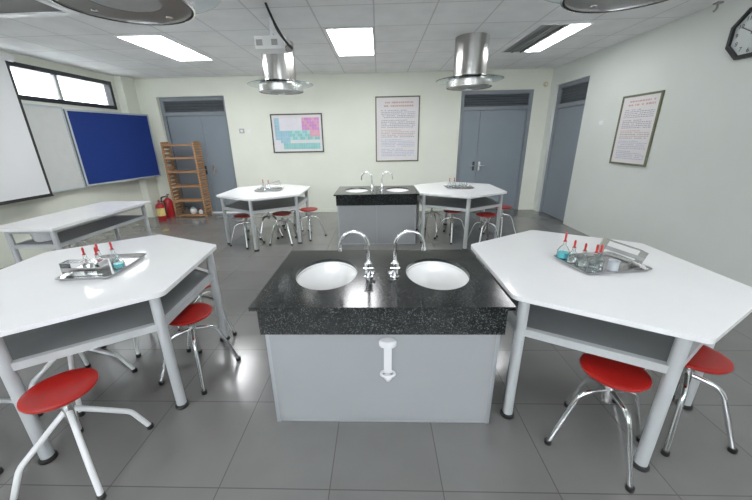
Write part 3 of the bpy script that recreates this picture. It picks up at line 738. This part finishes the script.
def hand(name, ang, ln, wd, y):
    Mx = Matrix.Rotation(-R(ang), 4, 'Y')
    MB().box(-wd, wd, y - 0.002, y, -0.02, ln, Mx).build(name, M['black'], t, smooth=False)
hand('hour_hand', 305, 0.085, 0.006, -0.027); hand('minute_hand', 60, 0.13, 0.004, -0.031)

# small wall fittings
def plate(name, loc, rz, w2, h2, m, label, cat):
    t = thing(name, label, cat, loc, rz)
    MB().box(-w2, w2, -0.012, 0, -h2, h2).bevel(0.003, 1).build('plate', m, t, smooth=False)
    MB().box(-w2 * 0.45, w2 * 0.45, -0.018, -0.012, -h2 * 0.5, h2 * 0.5).build('rocker', M['white_plastic'], t, smooth=False)
plate('light_switch', (-3.10, YB, 1.89), 0, 0.055, 0.05, M['grey_plastic'], 'grey switch plate on the back wall between left door and colour chart', 'switch')
plate('wall_socket', (-2.92, YB, 1.885), 0, 0.045, 0.025, M['white_plastic'], 'small pale socket just right of the grey switch plate', 'socket')
plate('light_switch', (XR, 5.83, 1.86), -PI / 2, 0.06, 0.03, M['white_plastic'], 'small pale switch on the right wall left of the notice', 'switch')
t = thing('smoke_alarm', 'small beige alarm high on the back wall above the corner', 'alarm', (3.56, YB, 2.70))
Mx = Matrix.Rotation(PI / 2, 4, 'X')
MB().lathe([(0, 0), (0.05, 0), (0.05, 0.015), (0.04, 0.03), (0, 0.032)], 20, M4=Mx).build('housing', M['beige'], t)
MB().lathe([(0, 0.031), (0.012, 0.032), (0.012, 0.038), (0, 0.04)], 12, M4=Mx).build('button', M['white_plastic'], t)
t = thing('ceiling_hook', 'tiny dark bracket where the right wall meets the ceiling, near the clock', 'bracket', (XR - 0.03, 4.25, ZC))
MB().box(-0.03, 0.03, -0.03, 0.03, -0.015, 0).build('plate', M['dark_steel'], t, smooth=False)
MB().tube(fillet([(0, 0, -0.01), (0, 0, -0.06), (0.0, 0.03, -0.075)], 0.02), 0.01, 8).build('hook', M['dark_steel'], t)

# ------------------------------------------------------------------ bamboo shelf by the left door
t = thing('bamboo_shelf', 'tall brown bamboo shelf with slatted sides in front of the left door', 'shelf', (-4.785, 7.34, 0))
w_, d_, h_ = 0.74, 0.30, 1.68
for (px, py) in ((0.02, 0.02), (w_ - 0.02, 0.02), (0.02, d_ - 0.02), (w_ - 0.02, d_ - 0.02)):
    MB().box(px - 0.018, px + 0.018, py - 0.018, py + 0.018, 0, h_).bevel(0.004, 1).build('post', M['bamboo'], t, smooth=False)
SZ = [0.04, 0.38, 0.72, 1.04, 1.34, 1.62]
for z in SZ:
    s_ = MB()
    for k in range(6):
        yy = 0.04 + k * (d_ - 0.08) / 5; s_.box(0.038, w_ - 0.038, yy - 0.014, yy + 0.014, z, z + 0.012)
    s_.box(0.038, w_ - 0.038, 0.004, 0.022, z - 0.02, z + 0.016).box(0.038, w_ - 0.038, d_ - 0.022, d_ - 0.004, z - 0.02, z + 0.016)
    s_.build('shelf_board', M['bamboo'], t, smooth=False)
for px in (0.02, w_ - 0.02):
    s_ = MB(); z = 0.10
    while z < h_ - 0.05:
        s_.box(px - 0.008, px + 0.008, 0.038, d_ - 0.038, z, z + 0.055); z += 0.085
    s_.build('side_slats', M['bamboo'], t, smooth=False)
ZS = SZ[0] + 0.0165
t = thing('ceramic_jar', 'white lidded jar on the bottom board of the bamboo shelf', 'jar', (-4.42, 7.49, ZS - 0.004))
MB().lathe([(0, 0), (0.05, 0), (0.075, 0.04), (0.075, 0.10), (0.05, 0.13), (0, 0.132)], 20).build('jar_body', M['ceramic'], t)
MB().lathe([(0, 0.131), (0.055, 0.132), (0.045, 0.15), (0.012, 0.158), (0.014, 0.175), (0, 0.18)], 16).build('lid', M['p_blue'], t)
t = thing('small_bottle', 'dark bottle left of the white jar on the bamboo shelf', 'bottle', (-4.58, 7.49, ZS - 0.004))
MB().lathe([(0, 0), (0.045, 0), (0.045, 0.10), (0.018, 0.13), (0.018, 0.16), (0, 0.16)], 16).build('bottle_body', M['dark_steel'], t)
MB().lathe([(0, 0.16), (0.022, 0.16), (0.022, 0.185), (0, 0.186)], 12).build('stopper', M['black'], t)
t = thing('small_bottle', 'red topped bottle right of the white jar on the bamboo shelf', 'bottle', (-4.25, 7.49, ZS - 0.004))
MB().lathe([(0, 0), (0.045, 0), (0.045, 0.07), (0.018, 0.09), (0.018, 0.105), (0, 0.105)], 16).build('bottle_body', M['white_plastic'], t)
MB().lathe([(0, 0.105), (0.024, 0.105), (0.024, 0.135), (0, 0.136)], 12).build('stopper', M['red_rubber'], t)

# ------------------------------------------------------------------ fire extinguishers
def extinguisher(loc, rz, k, lab, label):
    t = thing('fire_extinguisher', label, 'fire extinguisher', loc, rz, 'red fire extinguishers')
    r, h = 0.085 * k, 0.40 * k
    MB().lathe([(0, 0), (r * 0.96, 0), (r, 0.02), (r, h * 0.80), (r * 0.85, h * 0.90), (r * 0.4, h * 0.985), (r * 0.25, h), (0, h)], 24).build('cylinder', M['red_paint'], t)
    vb = MB().lathe([(0, h), (r * 0.28, h), (r * 0.28, h + 0.05 * k), (0, h + 0.05 * k)], 14).build('valve', M['dark_steel'], t)
    MB().box(-0.012, 0.012, -0.11 * k, 0.02, h + 0.06 * k, h + 0.075 * k, Matrix.Rotation(0.15, 4, 'X')).box(-0.012, 0.012, -0.09 * k, 0.02, h + 0.035 * k, h + 0.045 * k).build('lever', M['red_paint'], vb, smooth=False)
    MB().tube(fillet([(0.02 * k, 0, h + 0.03 * k), (r * 1.25, 0, h + 0.02 * k), (r * 1.22, 0, 0.12 * k)], 0.06), 0.012 * k, 8).build('hose', M['black'], t)
    if lab:
        b_ = MB(); n = 10
        for i in range(n):
            a0, a1 = R(200 + 140 * i / n), R(200 + 140 * (i + 1) / n); q = r * 1.012
            b_.quad((q * math.cos(a0), q * math.sin(a0), h * 0.30), (q * math.cos(a1), q * math.sin(a1), h * 0.30), (q * math.cos(a1), q * math.sin(a1), h * 0.72), (q * math.cos(a0), q * math.sin(a0), h * 0.72))
        b_.build('paper_label', M['label'], t, recalc=False)
    return t
extinguisher((-4.90, 7.03, 0), R(35), 1.02, True, 'red fire extinguisher with yellow label, left of the pair by the shelf')
extinguisher((-4.915, 7.36, 0), R(200), 1.15, False, 'taller red fire extinguisher without visible label beside the bamboo shelf')

# ------------------------------------------------------------------ world
w = bpy.data.worlds.new('world'); SC.world = w; w.use_nodes = True
bg = w.node_tree.nodes['Background']; bg.inputs['Color'].default_value = (0.95, 0.98, 1.0, 1); bg.inputs['Strength'].default_value = 4.0
SC.view_settings.view_transform = 'Standard'; SC.view_settings.look = 'None'; SC.view_settings.exposure = 0.86
SC.view_settings.gamma = 1.1
